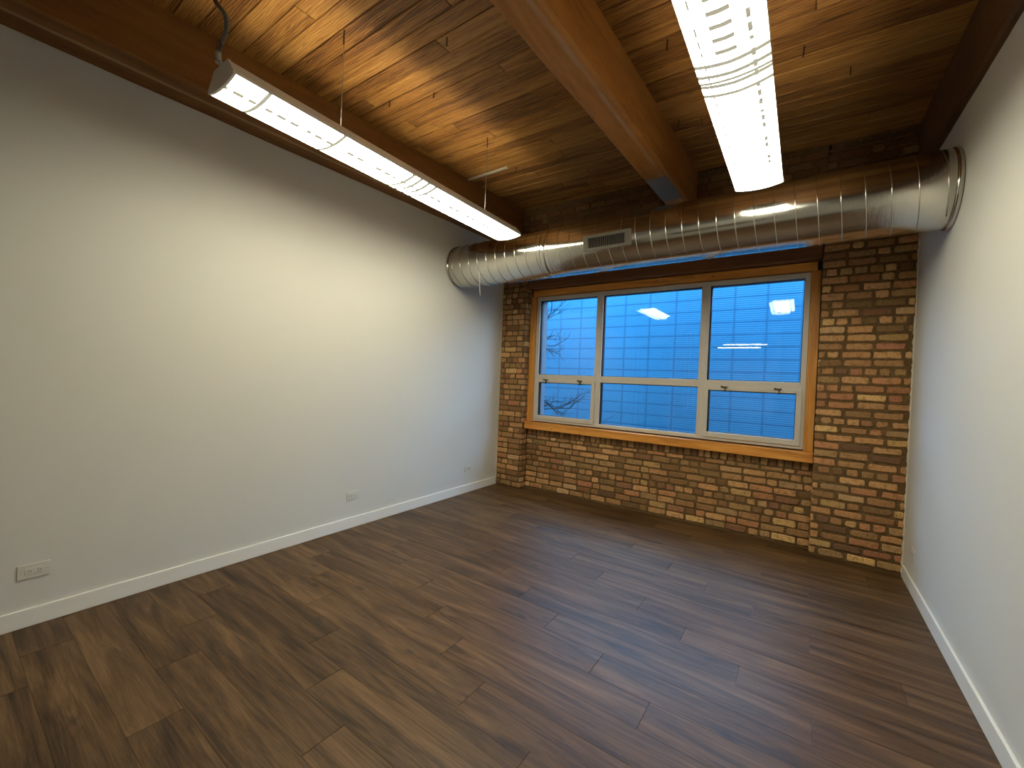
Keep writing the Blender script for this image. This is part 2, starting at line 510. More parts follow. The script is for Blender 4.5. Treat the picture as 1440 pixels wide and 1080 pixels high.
for q in ((0, 1, 2, 3), (7, 6, 5, 4), (0, 4, 5, 1), (1, 5, 6, 2), (2, 6, 7, 3), (3, 7, 4, 0)):
    bm.faces.new([vs[i] for i in q])
structure(build('ceiling', bm, M['boards']))

def slab(name, x0, x1, y0, y1, z0, z1, mat):
    bm = bmesh.new()
    box(bm, x0, x1, y0, y1, z0, z1)
    return structure(build(name, bm, mat))

slab('wall_left', -0.15, 0.0, YB - 0.15, 0.4, -0.1, 3.86, M['wall'])
slab('wall_right', W, W + 0.15, YB - 0.15, 0.4, -0.1, 3.86, M['wall'])

# ---- wall behind the camera: open doorway and an interior window to the hall
bm = bmesh.new()
DX0, DX1, DZ = 0.12, 0.96, 2.50
IX0, IX1, IZ0, IZ1 = 1.35, 3.05, 1.0, 2.75
Y0, Y1 = YB - 0.15, YB
box(bm, 0, DX0, Y0, Y1, 0, 3.72)
box(bm, DX0, DX1, Y0, Y1, DZ, 3.72)
box(bm, DX1, IX0, Y0, Y1, 0, 3.72)
box(bm, IX0, IX1, Y0, Y1, 0, IZ0)
box(bm, IX0, IX1, Y0, Y1, IZ1, 3.72)
box(bm, IX1, W, Y0, Y1, 0, 3.72)
structure(build('wall_front', bm, M['frontpaint']))
bm = bmesh.new()
for a in ((DX0 - 0.06, DX0, 0, DZ + 0.06), (DX1, DX1 + 0.06, 0, DZ + 0.06), (DX0, DX1, DZ, DZ + 0.06)):
    merge(bm, bbox(a[0], a[1], Y1, Y1 + 0.015, a[2], a[3], 0.002))
for a in ((IX0 - 0.05, IX0, IZ0 - 0.05, IZ1 + 0.05), (IX1, IX1 + 0.05, IZ0 - 0.05, IZ1 + 0.05), (IX0, IX1, IZ0 - 0.05, IZ0), (IX0, IX1, IZ1, IZ1 + 0.05)):
    merge(bm, bbox(a[0], a[1], Y1, Y1 + 0.015, a[2], a[3], 0.002))
structure(build('trim_1', bm, M['trim']))
# hall beyond
HY = -12.0
bm = bmesh.new()
box(bm, -1.6, W + 1.6, HY - 0.1, HY, -0.1, 3.5)
box(bm, -1.7, -1.6, HY, Y0, -0.1, 3.5)
box(bm, W + 1.6, W + 1.7, HY, Y0, -0.1, 3.5)
box(bm, -1.6, 0.0, Y0 - 0.02, Y0, -0.1, 3.5)
box(bm, W, W + 1.6, Y0 - 0.02, Y0, -0.1, 3.5)
structure(build('wall_hall', bm, M['hallpaint']))
slab('ceiling_hall', -1.7, W + 1.7, HY - 0.1, Y0, 3.4, 3.55, M['hallpaint'])
slab('floor_hall', -1.7, W + 1.7, HY - 0.1, Y0, -0.15, -0.002, M['floor'])

# ---- brick wall ------------------------------------------------------------
PX0, PX1 = 0.407, 3.613     # inner edges of the two piers
WZ0, WZ1 = 0.815, 2.95      # rough opening
bm = bmesh.new()
lay_c = bm.verts.layers.float_color.new('bcol')
MORT = 0.012                # mortar face lies this far behind the brick faces
box(bm, 0, PX0 - MORT, MORT, 0.4, -0.1, 3.84, 1)
box(bm, PX1 + MORT * 0.3, W, MORT, 0.4, -0.1, 3.84, 1)
box(bm, PX0 - 0.02, PX1 + 0.02, REC + MORT, 0.4, -0.1, WZ0, 1)
box(bm, PX0 - 0.02, PX1 + 0.02, MORT, 0.4, WZ1, 3.84, 1)
PAL = [((0.45, 0.245, 0.105), 34), ((0.41, 0.21, 0.090), 34), ((0.38, 0.175, 0.080), 18), ((0.32, 0.135, 0.070), 5),
       ((0.51, 0.31, 0.125), 16), ((0.50, 0.31, 0.155), 8), ((0.26, 0.125, 0.065), 7), ((0.17, 0.09, 0.05), 3), ((0.34, 0.20, 0.09), 14)]
PALC = [p for p, w in PAL for _ in range(w)]
MC = Vector((0.20, 0.115, 0.048))
rng = random.Random(21)
def brick(bm, o, u, v, nrm, a0, a1, b0, b1, smear, shade=1.0):
    """one old brick: rounded irregular face standing proud of the mortar"""
    w, h = a1 - a0, b1 - b0
    if w < 0.02:
        return
    rc = min(0.009, 0.25 * h, 0.3 * w) * rng.uniform(0.5, 1.3)
    j = lambda s=0.0038: rng.uniform(-s, s)
    base = [(a0 + rc, b0), (a0 + w * 0.5, b0), (a1 - rc, b0), (a1, b0 + rc), (a1, b1 - rc), (a1 - rc, b1), (a0 + w * 0.5, b1), (a0 + rc, b1), (a0, b1 - rc), (a0, b0 + rc)]
    base = [(p + j(), q + j()) for p, q in base]
    proud = rng.uniform(-0.004, 0.003) - smear * 0.004
    cx, cy = (a0 + a1) / 2, (b0 + b1) / 2
    def ring(shr, d):
        out = []
        for p, q in base:
            dx, dy = p - cx, q - cy
            px = cx + dx - math.copysign(min(abs(dx), shr), dx)
            qy = cy + dy - math.copysign(min(abs(dy), shr), dy)
            out.append(bm.verts.new(o + u * px + v * qy + nrm * d))
        return out
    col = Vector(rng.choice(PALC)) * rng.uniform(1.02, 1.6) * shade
    col = col.lerp(MC * rng.uniform(0.8, 1.25), smear)
    tilt = rng.uniform(-0.002, 0.002)
    r0 = ring(-0.001, -MORT - 0.006)
    r1 = ring(0.0, proud - 0.005)
    r2 = ring(0.0055, proud)
    for r in (r0, r1, r2):
        for vv in r:
            vv[lay_c] = (*col, 1.0)
    nseg = len(base)
    for ra, rb in ((r0, r1), (r1, r2)):
        for i in range(nseg):
            bm.faces.new((ra[i], ra[(i + 1) % nseg], rb[(i + 1) % nseg], rb[i])).material_index = 0
    bm.faces.new(r2).material_index = 0
X, Yv, Z = Vector((1, 0, 0)), Vector((0, 1, 0)), Vector((0, 0, 1))
CRS = 0.0742
def bricks(o, u, nrm, a0, a1, z0, z1, off, clear=0.35, joint=(0.013, 0.019), shade=1.0, half=0.12):
    kk = 0
    z = z0
    while z < z1 - 0.02:
        h = min(CRS, z1 - z)
        jb = rng.uniform(*joint)
        header = (kk % 6 == 4)
        L = 0.099 if header else 0.2045
        p = a0 - ((off + kk) % 2) * L * 0.5 - rng.uniform(0, 0.035)
        patch = rng.random()
        while p < a1 - 0.015:
            Lb = L * rng.uniform(0.94, 1.05)
            if not header and rng.random() < half:
                Lb = 0.10
            s, e = max(p, a0 + 0.001), min(p + Lb, a1 - 0.001)
            je = rng.uniform(*joint) * rng.uniform(0.8, 1.3)
            # smeared mortar comes in patches
            wv = 0.5 + 0.5 * math.sin(s * 2.3 + z * 3.1 + math.sin(z * 5.0 + s) * 1.7)
            sm = 0.0 if rng.random() < clear + 0.3 * wv else rng.uniform(0.25, 0.9)
            if e - s > 0.03:
                hb = h - jb + rng.uniform(-0.002, 0.002)
                brick(bm, o, u, Z, nrm, s, e - (je if e < a1 - 0.002 else 0.0), z + jb * 0.5, z + jb * 0.5 + hb, sm, shade)
            p += Lb
        z += CRS
        kk += 1
NF = Vector((0, -1, 0))
bricks(Vector((0, 0, 0)), X, NF, 0.002, PX0, 0.004, 2.97, 0, 0.34, (0.014, 0.020), half=0.35)
bricks(Vector((0, 0, 0)), X, NF, 0.002, PX0, 2.972, 3.74, 0, 0.30, shade=0.42)  # upper bricks coloured darker to stand for the shade above the duct
bricks(Vector((0, 0, 0)), X, NF, PX1, W - 0.004, 0.004, 2.97, 1, 0.62, (0.017, 0.024))
bricks(Vector((0, 0, 0)), X, NF, PX1, W - 0.004, 2.972, 3.68, 1, 0.62, (0.017, 0.024), shade=0.42)  # same painted-in shade on the right pier
bricks(Vector((0, REC, 0)), X, NF, PX0, PX1, 0.012, WZ0 - 0.082, 1, 0.36, (0.014, 0.021), half=0.34)
# rowlock course of brick ends under the sill
p = PX0 + 0.012
while p < PX1 - 0.05:
    wd = rng.uniform(0.045, 0.062)
    brick(bm, Vector((0, REC, 0)), X, Z, NF, p, min(p + wd, PX1 - 0.006), WZ0 - 0.078, WZ0 - 0.004, rng.choice((0.0, 0.0, 0.3, 0.6, 0.8)))
    p += wd + rng.uniform(0.012, 0.022)
bricks(Vector((0, 0, 0)), X, NF, PX0, PX1, WZ1, 3.70, 0, 0.3, shade=0.42)  # shade over the duct put into the brick colour here too
# return face of the left pier, and of the right pier
bricks(Vector((PX0, 0, 0)), Yv, Vector((1, 0, 0)), 0.006, REC, 0.004, 2.72, 0, 0.15)
bricks(Vector((PX1, 0, 0)), Yv, Vector((-1, 0, 0)), 0.006, REC, 0.004, 2.72, 0, 0.15)
structure(build('wall_back', bm, [M['brick'], M['mortar']]))

# outer leaf left and right of the reveal (stone jambs outside the glass)
bm = bmesh.new()
box(bm, PX0, 0.506, 0.20, 0.40, WZ0, WZ1)
box(bm, 3.524, PX1, 0.20, 0.40, WZ0, WZ1)
box(bm, 0.506, 3.524, 0.20, 0.40, WZ0, 0.945)
box(bm, 0.506, 3.524, 0.20, 0.40, 2.595, WZ1)
structure(build('trim_2', bm, M['jamb']))

# ragged plaster bead where each plastered wall meets the brick
def bead(name, x, sgn, amp, w):
    bm = bmesh.new()
    r = random.Random(5 if sgn < 0 else 6)
    zz = 0.0
    rows = []
    while zz < 3.62:
        a = w + r.uniform(-amp, amp)
        rows.append([bm.verts.new((x, 0.012, zz)), bm.verts.new((x + sgn * a, 0.010, zz)),
                     bm.verts.new((x + sgn * a * 0.8, -0.006 - r.uniform(0, amp * 0.5), zz)), bm.verts.new((x, -0.010, zz))])
        zz += 0.022
    for r0, r1 in zip(rows, rows[1:]):
        for i in range(3):
            bm.faces.new((r0[i], r0[i + 1], r1[i + 1], r1[i]))
        bm.faces.new((r0[3], r0[0], r1[0], r1[3]))
    bm.faces.new(rows[0]); bm.faces.new(rows[-1])
    return structure(build(name, bm, M['plaster'], smooth=True))
bead('trim_3', W, -1, 0.005, 0.009)
bead('trim_4', 0.0, 1, 0.0015, 0.005)

# baseboards
def baseboard(name, x0, x1, y0, y1):
    bm = bmesh.new()
    box(bm, x0, x1, y0, y1, 0, 0.1025)
    bevel_all(bm, 0.0035, 2)
    return structure(build(name, bm, M['trim']))
baseboard('baseboard_left', 0, 0.015, YB, -0.012)
baseboard('baseboard_right', W - 0.015, W, YB, -0.055)

# ------------------------------------------------------------------ window
win = structure(empty('window_1', (0, REC, 0)))
FX0, FX1, FZ0, FZ1 = 0.500, 3.531, 0.930, 2.612
M1, M2 = (1.372, 1.456), (2.578, 2.662)
TZ = (1.487, 1.565)
def rect_frame(x0, x1, z0, z1, wl, wr, wb, wt, y0, y1, bev=0.003):
    bm = bmesh.new()
    for a in ((x0, x0 + wl, z0, z1), (x1 - wr, x1, z0, z1)):
        merge(bm, bbox(a[0], a[1], y0, y1, a[2], a[3], bev))
    merge(bm, bbox(x0 + wl - 0.001, x1 - wr + 0.001, y0, y1, z0, z0 + wb, bev))
    merge(bm, bbox(x0 + wl - 0.001, x1 - wr + 0.001, y0, y1, z1 - wt, z1, bev))
    return bm
bm = rect_frame(FX0, FX1, FZ0, FZ1, 0.05, 0.045, 0.042, 0.048, -0.012, 0.062)
for a in (M1, M2):
    merge(bm, bbox(a[0], a[1], -0.012, 0.062, FZ0 + 0.04, FZ1 - 0.046, 0.003))
    c = (a[0] + a[1]) / 2
    merge(bm, bbox(c - 0.004, c + 0.004, -0.014, -0.008, FZ0 + 0.002, FZ1 - 0.002, 0.001))
for a, b in ((FX0 + 0.049, M1[0] + 0.001), (M1[1] - 0.001, M2[0] + 0.001), (M2[1] - 0.001, FX1 - 0.044)):
    merge(bm, bbox(a, b, -0.010, 0.060, TZ[0], TZ[1], 0.003))
build('window_frame', bm, M['vinyl'], win)

def pane(x0, x1, z0, z1, yy, par):
    # dark gasket lining, then a double-glazed unit set into it
    bm = rect_frame(x0 - 0.004, x1 + 0.004, z0 - 0.004, z1 + 0.004, 0.019, 0.010, 0.010, 0.013, yy - 0.016, yy + 0.024, 0.001)
    g = build('glazing_gasket', bm, M['gasket'], par)
    g['label'] = 'black glazing gasket'
    for dy, rx in ((0.0, 0.0), (0.014, 0.0085)):
        b2 = bmesh.new()
        box(b2, -(x1 - x0) / 2 + 0.004, (x1 - x0) / 2 - 0.004, -0.002, 0.002, -(z1 - z0) / 2 + 0.004, (z1 - z0) / 2 - 0.004)
        gp = build('glass_pane', b2, M['glass'], par, loc=((x0 + x1) / 2, yy + dy, (z0 + z1) / 2))
        gp.rotation_euler = (-rx * 0.55, 0, rx)
GY = 0.030
for x0, x1 in ((FX0 + 0.05, M1[0]), (M1[1], M2[0]), (M2[1], FX1 - 0.045)):
    pane(x0, x1, TZ[1], FZ1 - 0.048, GY, win)
pane(M1[1], M2[0], FZ0 + 0.042, TZ[0], GY, win)
# the two opening hopper sashes with their latches
def sash(x0, x1, lat):
    z0, z1 = FZ0 + 0.030, TZ[0] + 0.012
    bm = rect_frame(x0, x1, z0, z1, 0.046, 0.046, 0.055, 0.040, -0.026, 0.020, 0.004)
    s = build('sash', bm, M['vinyl'], win)
    pane(x0 + 0.046, x1 - 0.046, z0 + 0.055, z1 - 0.040, 0.004, win)
    for lx in lat:
        b = bbox(lx - 0.030, lx + 0.030, -0.041, -0.025, z1 - 0.012, z1 + 0.004, 0.003)
        merge(b, bbox(lx - 0.034, lx - 0.012, -0.050, -0.038, z1 - 0.004, z1 + 0.008, 0.003))
        merge(b, bbox(lx + 0.004, lx + 0.014, -0.050, -0.026, z1 - 0.060, z1 - 0.004, 0.003))
        l = build('latch', b, M['latch'], s)
        l['label'] = 'small dark metal window latch'
sash(FX0 + 0.030, M1[0] + 0.020, (0.69, 1.19))
sash(M2[1] - 0.022, FX1 - 0.026, (2.84, 3.31))
# pine casings and sill
build('side_casing', bbox(PX0 + 0.002, FX0 - 0.001, -0.030, 0.060, 0.917, 2.62, 0.004), M['casing_v'], win)
build('side_casing', bbox(FX1 + 0.001, PX1 - 0.004, -0.030, 0.060, 0.917, 2.62, 0.004), M['casing_v'], win)
build('head_casing', bbox(PX0 + 0.03, PX1 - 0.035, -0.028, 0.060, 2.621, 2.703, 0.004), M['casing'], win)
build('window_sill', bbox(PX0 + 0.004, PX1 - 0.002, -0.087, 0.060, 0.822, 0.916, 0.005), M['casing'], win)
for ch in win.children:
    if ch.name.startswith(('side_casing', 'head_casing', 'window_sill')):
        ch['label'] = 'knotty pine trim around the window'

lt = build('timber_lintel', bbox(PX0 + 0.003, PX1 - 0.003, 0.02, 0.19, 2.712, WZ1 - 0.004, 0.006), M['lintel'])
tag(lt, 'dark wooden lintel above the window, under the round metal duct', 'lintel')

# ------------------------------------------------------------------ beams
def beam(name, x, w, y0, y1, zb, slope, h, mat, skew=0.0, ch=0.014, ch_r=0.022):
    """timber beam with origin at its lower left near corner; local y runs along it"""
    bm = bmesh.new()
    NS = 24
    rg = random.Random(int(x * 100) + 3)
    prof = [(0, h), (0, ch), (ch, 0), (w - ch_r, 0), (w, ch_r * 0.8), (w, h)]
    rings = []
    for i in range(NS + 1):
        t = i / NS
        yy = (y1 - y0) * t
        wob = 0.0025
        rings.append([bm.verts.new((px + skew * yy + rg.uniform(-wob, wob) * (0 if pz > 0.1 else 1), yy, pz + slope * yy + rg.uniform(-wob, wob) * (0 if pz > 0.1 else 1))) for px, pz in prof])
    m = len(prof)
    for r0, r1 in zip(rings, rings[1:]):
        for i in range(m):
            bm.faces.new((r0[i], r0[(i + 1) % m], r1[(i + 1) % m], r1[i]))
    bm.faces.new(rings[0]); bm.faces.new(list(reversed(rings[-1])))
    return build(name, bm, mat, loc=(x, y0, zb))
# bottoms: left 3.347+0.0237y, middle 3.32+0.0237y, right 3.285+0.03y
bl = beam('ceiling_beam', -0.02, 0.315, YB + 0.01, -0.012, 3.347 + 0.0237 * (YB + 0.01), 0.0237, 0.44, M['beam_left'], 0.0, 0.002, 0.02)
tag(bl, 'brown timber ceiling beam running along the top of the left wall', 'beam', 'timber ceiling beams')
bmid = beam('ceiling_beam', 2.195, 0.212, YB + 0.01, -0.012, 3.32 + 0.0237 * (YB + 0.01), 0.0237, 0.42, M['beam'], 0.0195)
tag(bmid, 'large free-spanning timber ceiling beam between the two hanging lights', 'beam', 'timber ceiling beams')
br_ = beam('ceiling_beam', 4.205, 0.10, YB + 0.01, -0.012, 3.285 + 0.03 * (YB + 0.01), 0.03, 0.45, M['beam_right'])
tag(br_, 'dark shadowed timber ceiling beam along the top of the right wall', 'beam', 'timber ceiling beams')
# steel bearing plate under the far end of the centre beam
def mz(yv):
    return 3.32 + 0.0237 * yv
bm = bmesh.new()
ya, yb_ = -1.03, -0.50
def mx(yv):
    return 2.195 + 0.0195 * (yv - (YB + 0.01))
vs = []
for dz in (-0.006, -0.0005):
    for xo, yv in ((0.018, ya), (0.192, ya), (0.192, yb_), (0.018, yb_)):
        vs.append(bm.verts.new((mx(yv) + xo, yv, mz(yv) + dz)))
for q in ((0, 1, 2, 3), (7, 6, 5, 4), (0, 4, 5, 1), (1, 5, 6, 2), (2, 6, 7, 3), (3, 7, 4, 0)):
    bm.faces.new([vs[i] for i in q])
pl = build('beam_plate', bm, M['patch'])
tag(pl, 'grey metal plate under the window end of the centre beam', 'metal plate')

# ------------------------------------------------------------------ duct
DYC, DZC, DR = -0.905, 2.822, 0.247
duct = empty('air_duct', (0, DYC, DZC))
tag(duct, 'round galvanised spiral metal duct spanning wall to wall above the window', 'duct')
def ring_pts(x, r, seg, slant=0.0):
    return [(x + slant * a / (2 * math.pi), r * math.cos(a), r * math.sin(a)) for a in [2 * math.pi * k / seg for k in range(seg)]]
bm = bmesh.new()
SEG = 96
rings = []
NX = 60
for i in range(NX + 1):
    xx = 0.001 + (W - 0.002) * i / NX
    dz = 0.012 * (0.5 - i / NX) * 0
    rings.append([bm.verts.new(p) for p in ring_pts(xx, DR, SEG)])
for r0, r1 in zip(rings, rings[1:]):
    for k2 in range(SEG):
        bm.faces.new((r0[k2], r0[(k2 + 1) % SEG], r1[(k2 + 1) % SEG], r1[k2]))
bm.faces.new(rings[0]); bm.faces.new(rings[-1])
build('duct_shell', bm, M['duct'], duct, smooth=True)
# the helical lock seam: one continuous raised bead
bm = bmesh.new()
PIT = 0.1275
turns = (W - 0.10) / PIT
pts = []
NT_ = int(turns * 48)
for i in range(NT_ + 1):
    a = 2 * math.pi * i / 48
    xx = 0.05 + PIT * i / 48
    pts.append((xx, (DR + 0.0012) * math.cos(a + 1.0), (DR + 0.0012) * math.sin(a + 1.0)))
tube(bm, pts, 0.0032, 6)
build('lock_seam', bm, M['seam'], duct, smooth=True)
def collar(x, hw, extra, name):
    bm = bmesh.new()
    prof = [(-hw, 0.0), (-hw, extra * 0.6), (-hw * 0.6, extra), (hw * 0.6, extra), (hw, extra * 0.6), (hw, 0.0)]
    rs = [[bm.verts.new(p) for p in ring_pts(x + dx, DR - 0.001 + dr, SEG)] for dx, dr in prof]
    for r0, r1 in zip(rs, rs[1:]):
        for k2 in range(SEG):
            bm.faces.new((r0[k2], r0[(k2 + 1) % SEG], r1[(k2 + 1) % SEG], r1[k2]))
    return build(name, bm, M['duct'], duct, smooth=True)
collar(1.318, 0.030, 0.005, 'coupling_band')
collar(0.014, 0.012, 0.005, 'end_collar')
collar(W - 0.016, 0.013, 0.006, 'end_collar')
# supply grille on the face of the duct
gx0, gx1 = 1.778, 2.226
ga0, ga1 = math.radians(-25.5), math.radians(3.5)
gmid = (ga0 + ga1) / 2
gh = 2 * (DR + 0.02) * math.sin((ga1 - ga0) / 2) + 0.004
bm = bmesh.new()
def gframe(bm, u0, u1, v0, v1, d0, d1, bev):
    merge(bm, bbox(u0, u1, d0, d1, v0, v1, bev))
fw, fh = 0.050, 0.026
gl_ = gx1 - gx0
gframe(bm, 0, fw, -gh / 2, gh / 2, -0.012, 0.012, 0.003)
gframe(bm, gl_ - fw, gl_, -gh / 2, gh / 2, -0.012, 0.012, 0.003)
gframe(bm, fw - 0.002, gl_ - fw + 0.002, -gh / 2, -gh / 2 + fh, -0.012, 0.012, 0.003)
gframe(bm, fw - 0.002, gl_ - fw + 0.002, gh / 2 - fh, gh / 2, -0.012, 0.012, 0.003)
dist = DR + 0.006
g_ = build('supply_grille', bm, M['grille'], duct, loc=(gx0, -dist * math.cos(gmid), dist * math.sin(gmid)))
g_.rotation_euler = (-gmid, 0, 0)
g_['label'] = 'rectangular supply grille with upright fins'
bm = bmesh.new()
nf = 19
for i in range(nf):
    u = fw + (gl_ - 2 * fw) * (i + 0.5) / nf
    merge(bm, bbox(u - 0.0015, u + 0.0015, -0.004, 0.002, -gh / 2 + fh - 0.001, gh / 2 - fh + 0.001, 0))
build('grille_fins', bm, M['grille'], g_)
bm = bmesh.new()
box(bm, fw - 0.001, gl_ - fw + 0.001, 0.0015, 0.0035, -gh / 2 + fh - 0.001, gh / 2 - fh + 0.001)
bk = build('grille_opening', bm, M['black'], g_)
bk['label'] = 'dark opening behind the fins'
# pale loose cord hanging from the duct
bm = bmesh.new()
tube(bm, spline([(0.470, -1.105, 2.728), (0.488, -1.113, 2.66), (0.497, -1.112, 2.56), (0.503, -1.108, 2.47), (0.512, -1.108, 2.405)], 6), 0.0022, 6)
cd = build('loose_cord', bm, M['cord'], smooth=True)
tag(cd, 'thin pale cord dangling from the left end of the metal duct', 'cord')

# ------------------------------------------------------------------ hanging lights
LL = 2.53
HW = 0.142
def hanging_light(label, loc, rz, lens_mat, tube_x, slot0, slot1, wires, group, tube_mat):
    root = empty('hanging_light', loc, rz)
    tag(root, label, 'light', group)
    # housing: bottom pan, flared sides, top plates leaving an uplight slot
    bm = bmesh.new()
    t = 0.003
    prof_r = [(HW, 0.0), (HW + 0.002, 0.012), (0.078, 0.088), (0.074, 0.090), (slot1, 0.090), (slot1, 0.087), (0.073, 0.087), (HW - 0.004, 0.012), (HW - 0.004, 0.004), (0.0, 0.004), (0.0, 0.0)]
    prof_l = [(-HW, 0.0), (-HW - 0.002, 0.012), (-0.078, 0.088), (-0.074, 0.090), (slot0, 0.090), (slot0, 0.087), (-0.073, 0.087), (-HW + 0.004, 0.012), (-HW + 0.004, 0.004), (0.0, 0.004), (0.0, 0.0)]
    prism_y(bm, prof_r, 0.004, LL - 0.004)
    prism_y(bm, prof_l, 0.004, LL - 0.004)
    build('housing', bm, M['lamp_white'], root)
    # bowed lens
    bm = bmesh.new()
    NA = 14
    sag = 0.018
    lower, upper = [], []
    for i in range(NA + 1):
        s = -1 + 2 * i / NA
        zz = -sag * (1 - s * s)
        lower.append((s * HW * 0.995, zz - 0.002))
    upper = [(HW * 0.995, -0.0005), (-HW * 0.995, -0.0005)]
    prism_y(bm, lower + upper, 0.012, LL - 0.012)
    le = build('lens', bm, lens_mat, root)
    le['label'] = 'glowing prismatic lens'
    # end caps
    for ye in (0.0, LL - 0.012):
        bm = bmesh.new()
        p = [(HW + 0.004, -0.002), (HW + 0.006, 0.012), (0.080, 0.092), (-0.080, 0.092), (-HW - 0.006, 0.012), (-HW - 0.004, -0.002)]
        low = [(-(HW + 0.002) + 2 * (HW + 0.002) * i / NA, -0.004 - sag * (1 - (-1 + 2 * i / NA) ** 2)) for i in range(1, NA)]
        prism_y(bm, p + low, ye, ye + 0.012)
        build('end_cap', bm, M['lamp_white'], root)
    # tubes of the uplight channel
    for a, b in ((0.05, LL / 2 - 0.02), (LL / 2 + 0.02, LL - 0.05)):
        bm = bmesh.new()
        tube(bm, [(tube_x, a, 0.020), (tube_x, b, 0.020)], 0.008, 12)
        tb = build('fluorescent_tube', bm, tube_mat, root, smooth=True)
    R = Matrix.Rotation(rz, 4, 'Z')
    for wy in wires:
        wp = Vector(loc) + R @ Vector((0, wy, 0))
        top = ceil_z(wp.x, wp.y) - loc[2]
        bm = bmesh.new()
        tube(bm, [(0.0, wy, 0.094), (0.0, wy, top - 0.085)], 0.0024, 6)
        tube(bm, [(-0.073, wy, 0.091), (0.073, wy, 0.091)], 0.0016, 6)
        wv = build('suspension_wire', bm, M['wire'], root, smooth=True)
        bm = bmesh.new()
        tube(bm, [(0.0, wy, top - 0.088), (0.0, wy, top + 0.004)], 0.0042, 8)
        hk = build('ceiling_hook', bm, M['nail'], wv, smooth=True)
        hk['label'] = 'dark hook at the ceiling'
    return root
rz1 = math.atan2(0.041, 2.538)
l1 = hanging_light('long white fluorescent light hanging beside the left wall, with flexible conduit at its near end',
                   (1.076, -3.853, 2.905), rz1, M['lens_left'], -0.020, -0.071, -0.002, (0.66, 2.13), 'hanging fluorescent lights', M['tube'])
l2 = hanging_light('long white fluorescent light hanging to the right of the centre beam, ribbed lens',
                   (3.199, -3.885, 2.900), 0.0, M['lens_right'], 0.0, -0.055, 0.055, (0.66, 2.13), 'hanging fluorescent lights', M['tube_dim'])
# hall light seen only as a reflection in the glass
LL = 1.22
l3 = hanging_light('fluorescent light in the hall behind the camera, mirrored in the right window pane',
                   (2.58, -9.95, 2.86), math.radians(90), M['lens_plain'], 0.0, -0.055, 0.055, (0.3, 0.92), 'hanging fluorescent lights', M['tube_dim'])

l1_inv = (Matrix.Translation((1.076, -3.853, 2.905)) @ Matrix.Rotation(rz1, 4, 'Z')).inverted()
# flexible conduit feeding the left light
cpts = [(1.052, -3.872, 2.990), (1.060, -3.876, 3.010), (1.110, -3.878, 3.030)]
cpts = [(1.095, -3.872, 3.035), (1.126, -3.872, 3.062), (1.180, -3.872, 3.10), (1.184, -3.872, 3.150), (1.146, -3.872, 3.210), (1.075, -3.872, 3.275), (1.037, -3.872, 3.325), (1.02, -3.872, 3.42), (1.05, -3.872, 3.52), (1.06, -3.872, ceil_z(1.06, -3.872) + 0.003)]
sp = spline(cpts, 40)
bm = bmesh.new()
rad = [0.0090 + 0.0026 * math.sin(i * 1.15) for i in range(len(sp))]
tube(bm, sp, rad, 10)
cond = build('flexible_conduit', bm, M['conduit'], l1, smooth=True)
cond.matrix_parent_inverse = l1_inv
cond['label'] = 'ribbed metal conduit curving up to the ceiling'
bm = bmesh.new()
tube(bm, [(1.083, -3.862, 2.998), (1.090, -3.868, 3.020), (1.097, -3.872, 3.042)], 0.013, 12)
tube(bm, [(1.083, -3.862, 2.996), (1.083, -3.862, 3.006)], 0.018, 8)
build('conduit_connector', bm, M['steel'], cond)

# ------------------------------------------------------------------ ceiling bits
bm = bmesh.new()
sx0, sx1, sy0, sy1 = 0.297, 0.86, -1.165, -1.130
vs = []
for dz in (-0.014, -0.001):
    for px, py in ((sx0, sy0 + 0.01), (sx1, sy0 - 0.012), (sx1, sy1 - 0.012), (sx0, sy1 + 0.01)):
        vs.append(bm.verts.new((px, py, ceil_z(px, py) + dz)))
for q in ((0, 1, 2, 3), (7, 6, 5, 4), (0, 4, 5, 1), (1, 5, 6, 2), (2, 6, 7, 3), (3, 7, 4, 0)):
    bm.faces.new([vs[i] for i in q])
bevel_all(bm, 0.002, 1)
st = build('ceiling_strip', bm, M['strip'])
tag(st, 'short pale strip fixed to the ceiling boards beside the left beam', 'strip')

NAILS = [((1.095, -2.453), 0.036, 'nail hanging from the lit boards, right of a rust-stained nail and above the left light'),
         ((0.717, -2.568), 0.040, 'rust-stained nail in the brightest boards over the left light'),
         ((0.933, -1.100), 0.045, 'nail beside the end of the pale ceiling strip'),
         ((3.428, -1.522), 0.065, 'nail just to the right of the right-hand light'),
         ((3.682, -1.136), 0.050, 'nail farther right in the dark boards, nearer the right wall'),
         ((2.726, -2.034), 0.062, 'nail between the centre beam and the right-hand light, near the top of the picture'),
         ((2.575, -1.100), 0.060, 'nail in dark boards close against the right side of the centre beam'),
         ((1.57, -2.80), 0.050, 'nail alone in the dim boards between left light and centre beam')]
for (nx, ny), ln, lab in NAILS:
    bm = bmesh.new()
    zc = ceil_z(nx, ny)
    lean = random.uniform(-0.006, 0.006)
    tube(bm, [(nx, ny, zc + 0.004), (nx + lean, ny, zc - ln)], 0.0042, 6)
    tube(bm, [(nx + lean, ny, zc - ln), (nx + lean * 1.1, ny, zc - ln - 0.003)], 0.0065, 8)
    tag(build('ceiling_nail', bm, M['nail']), lab, 'nail', 'nails in the ceiling boards')

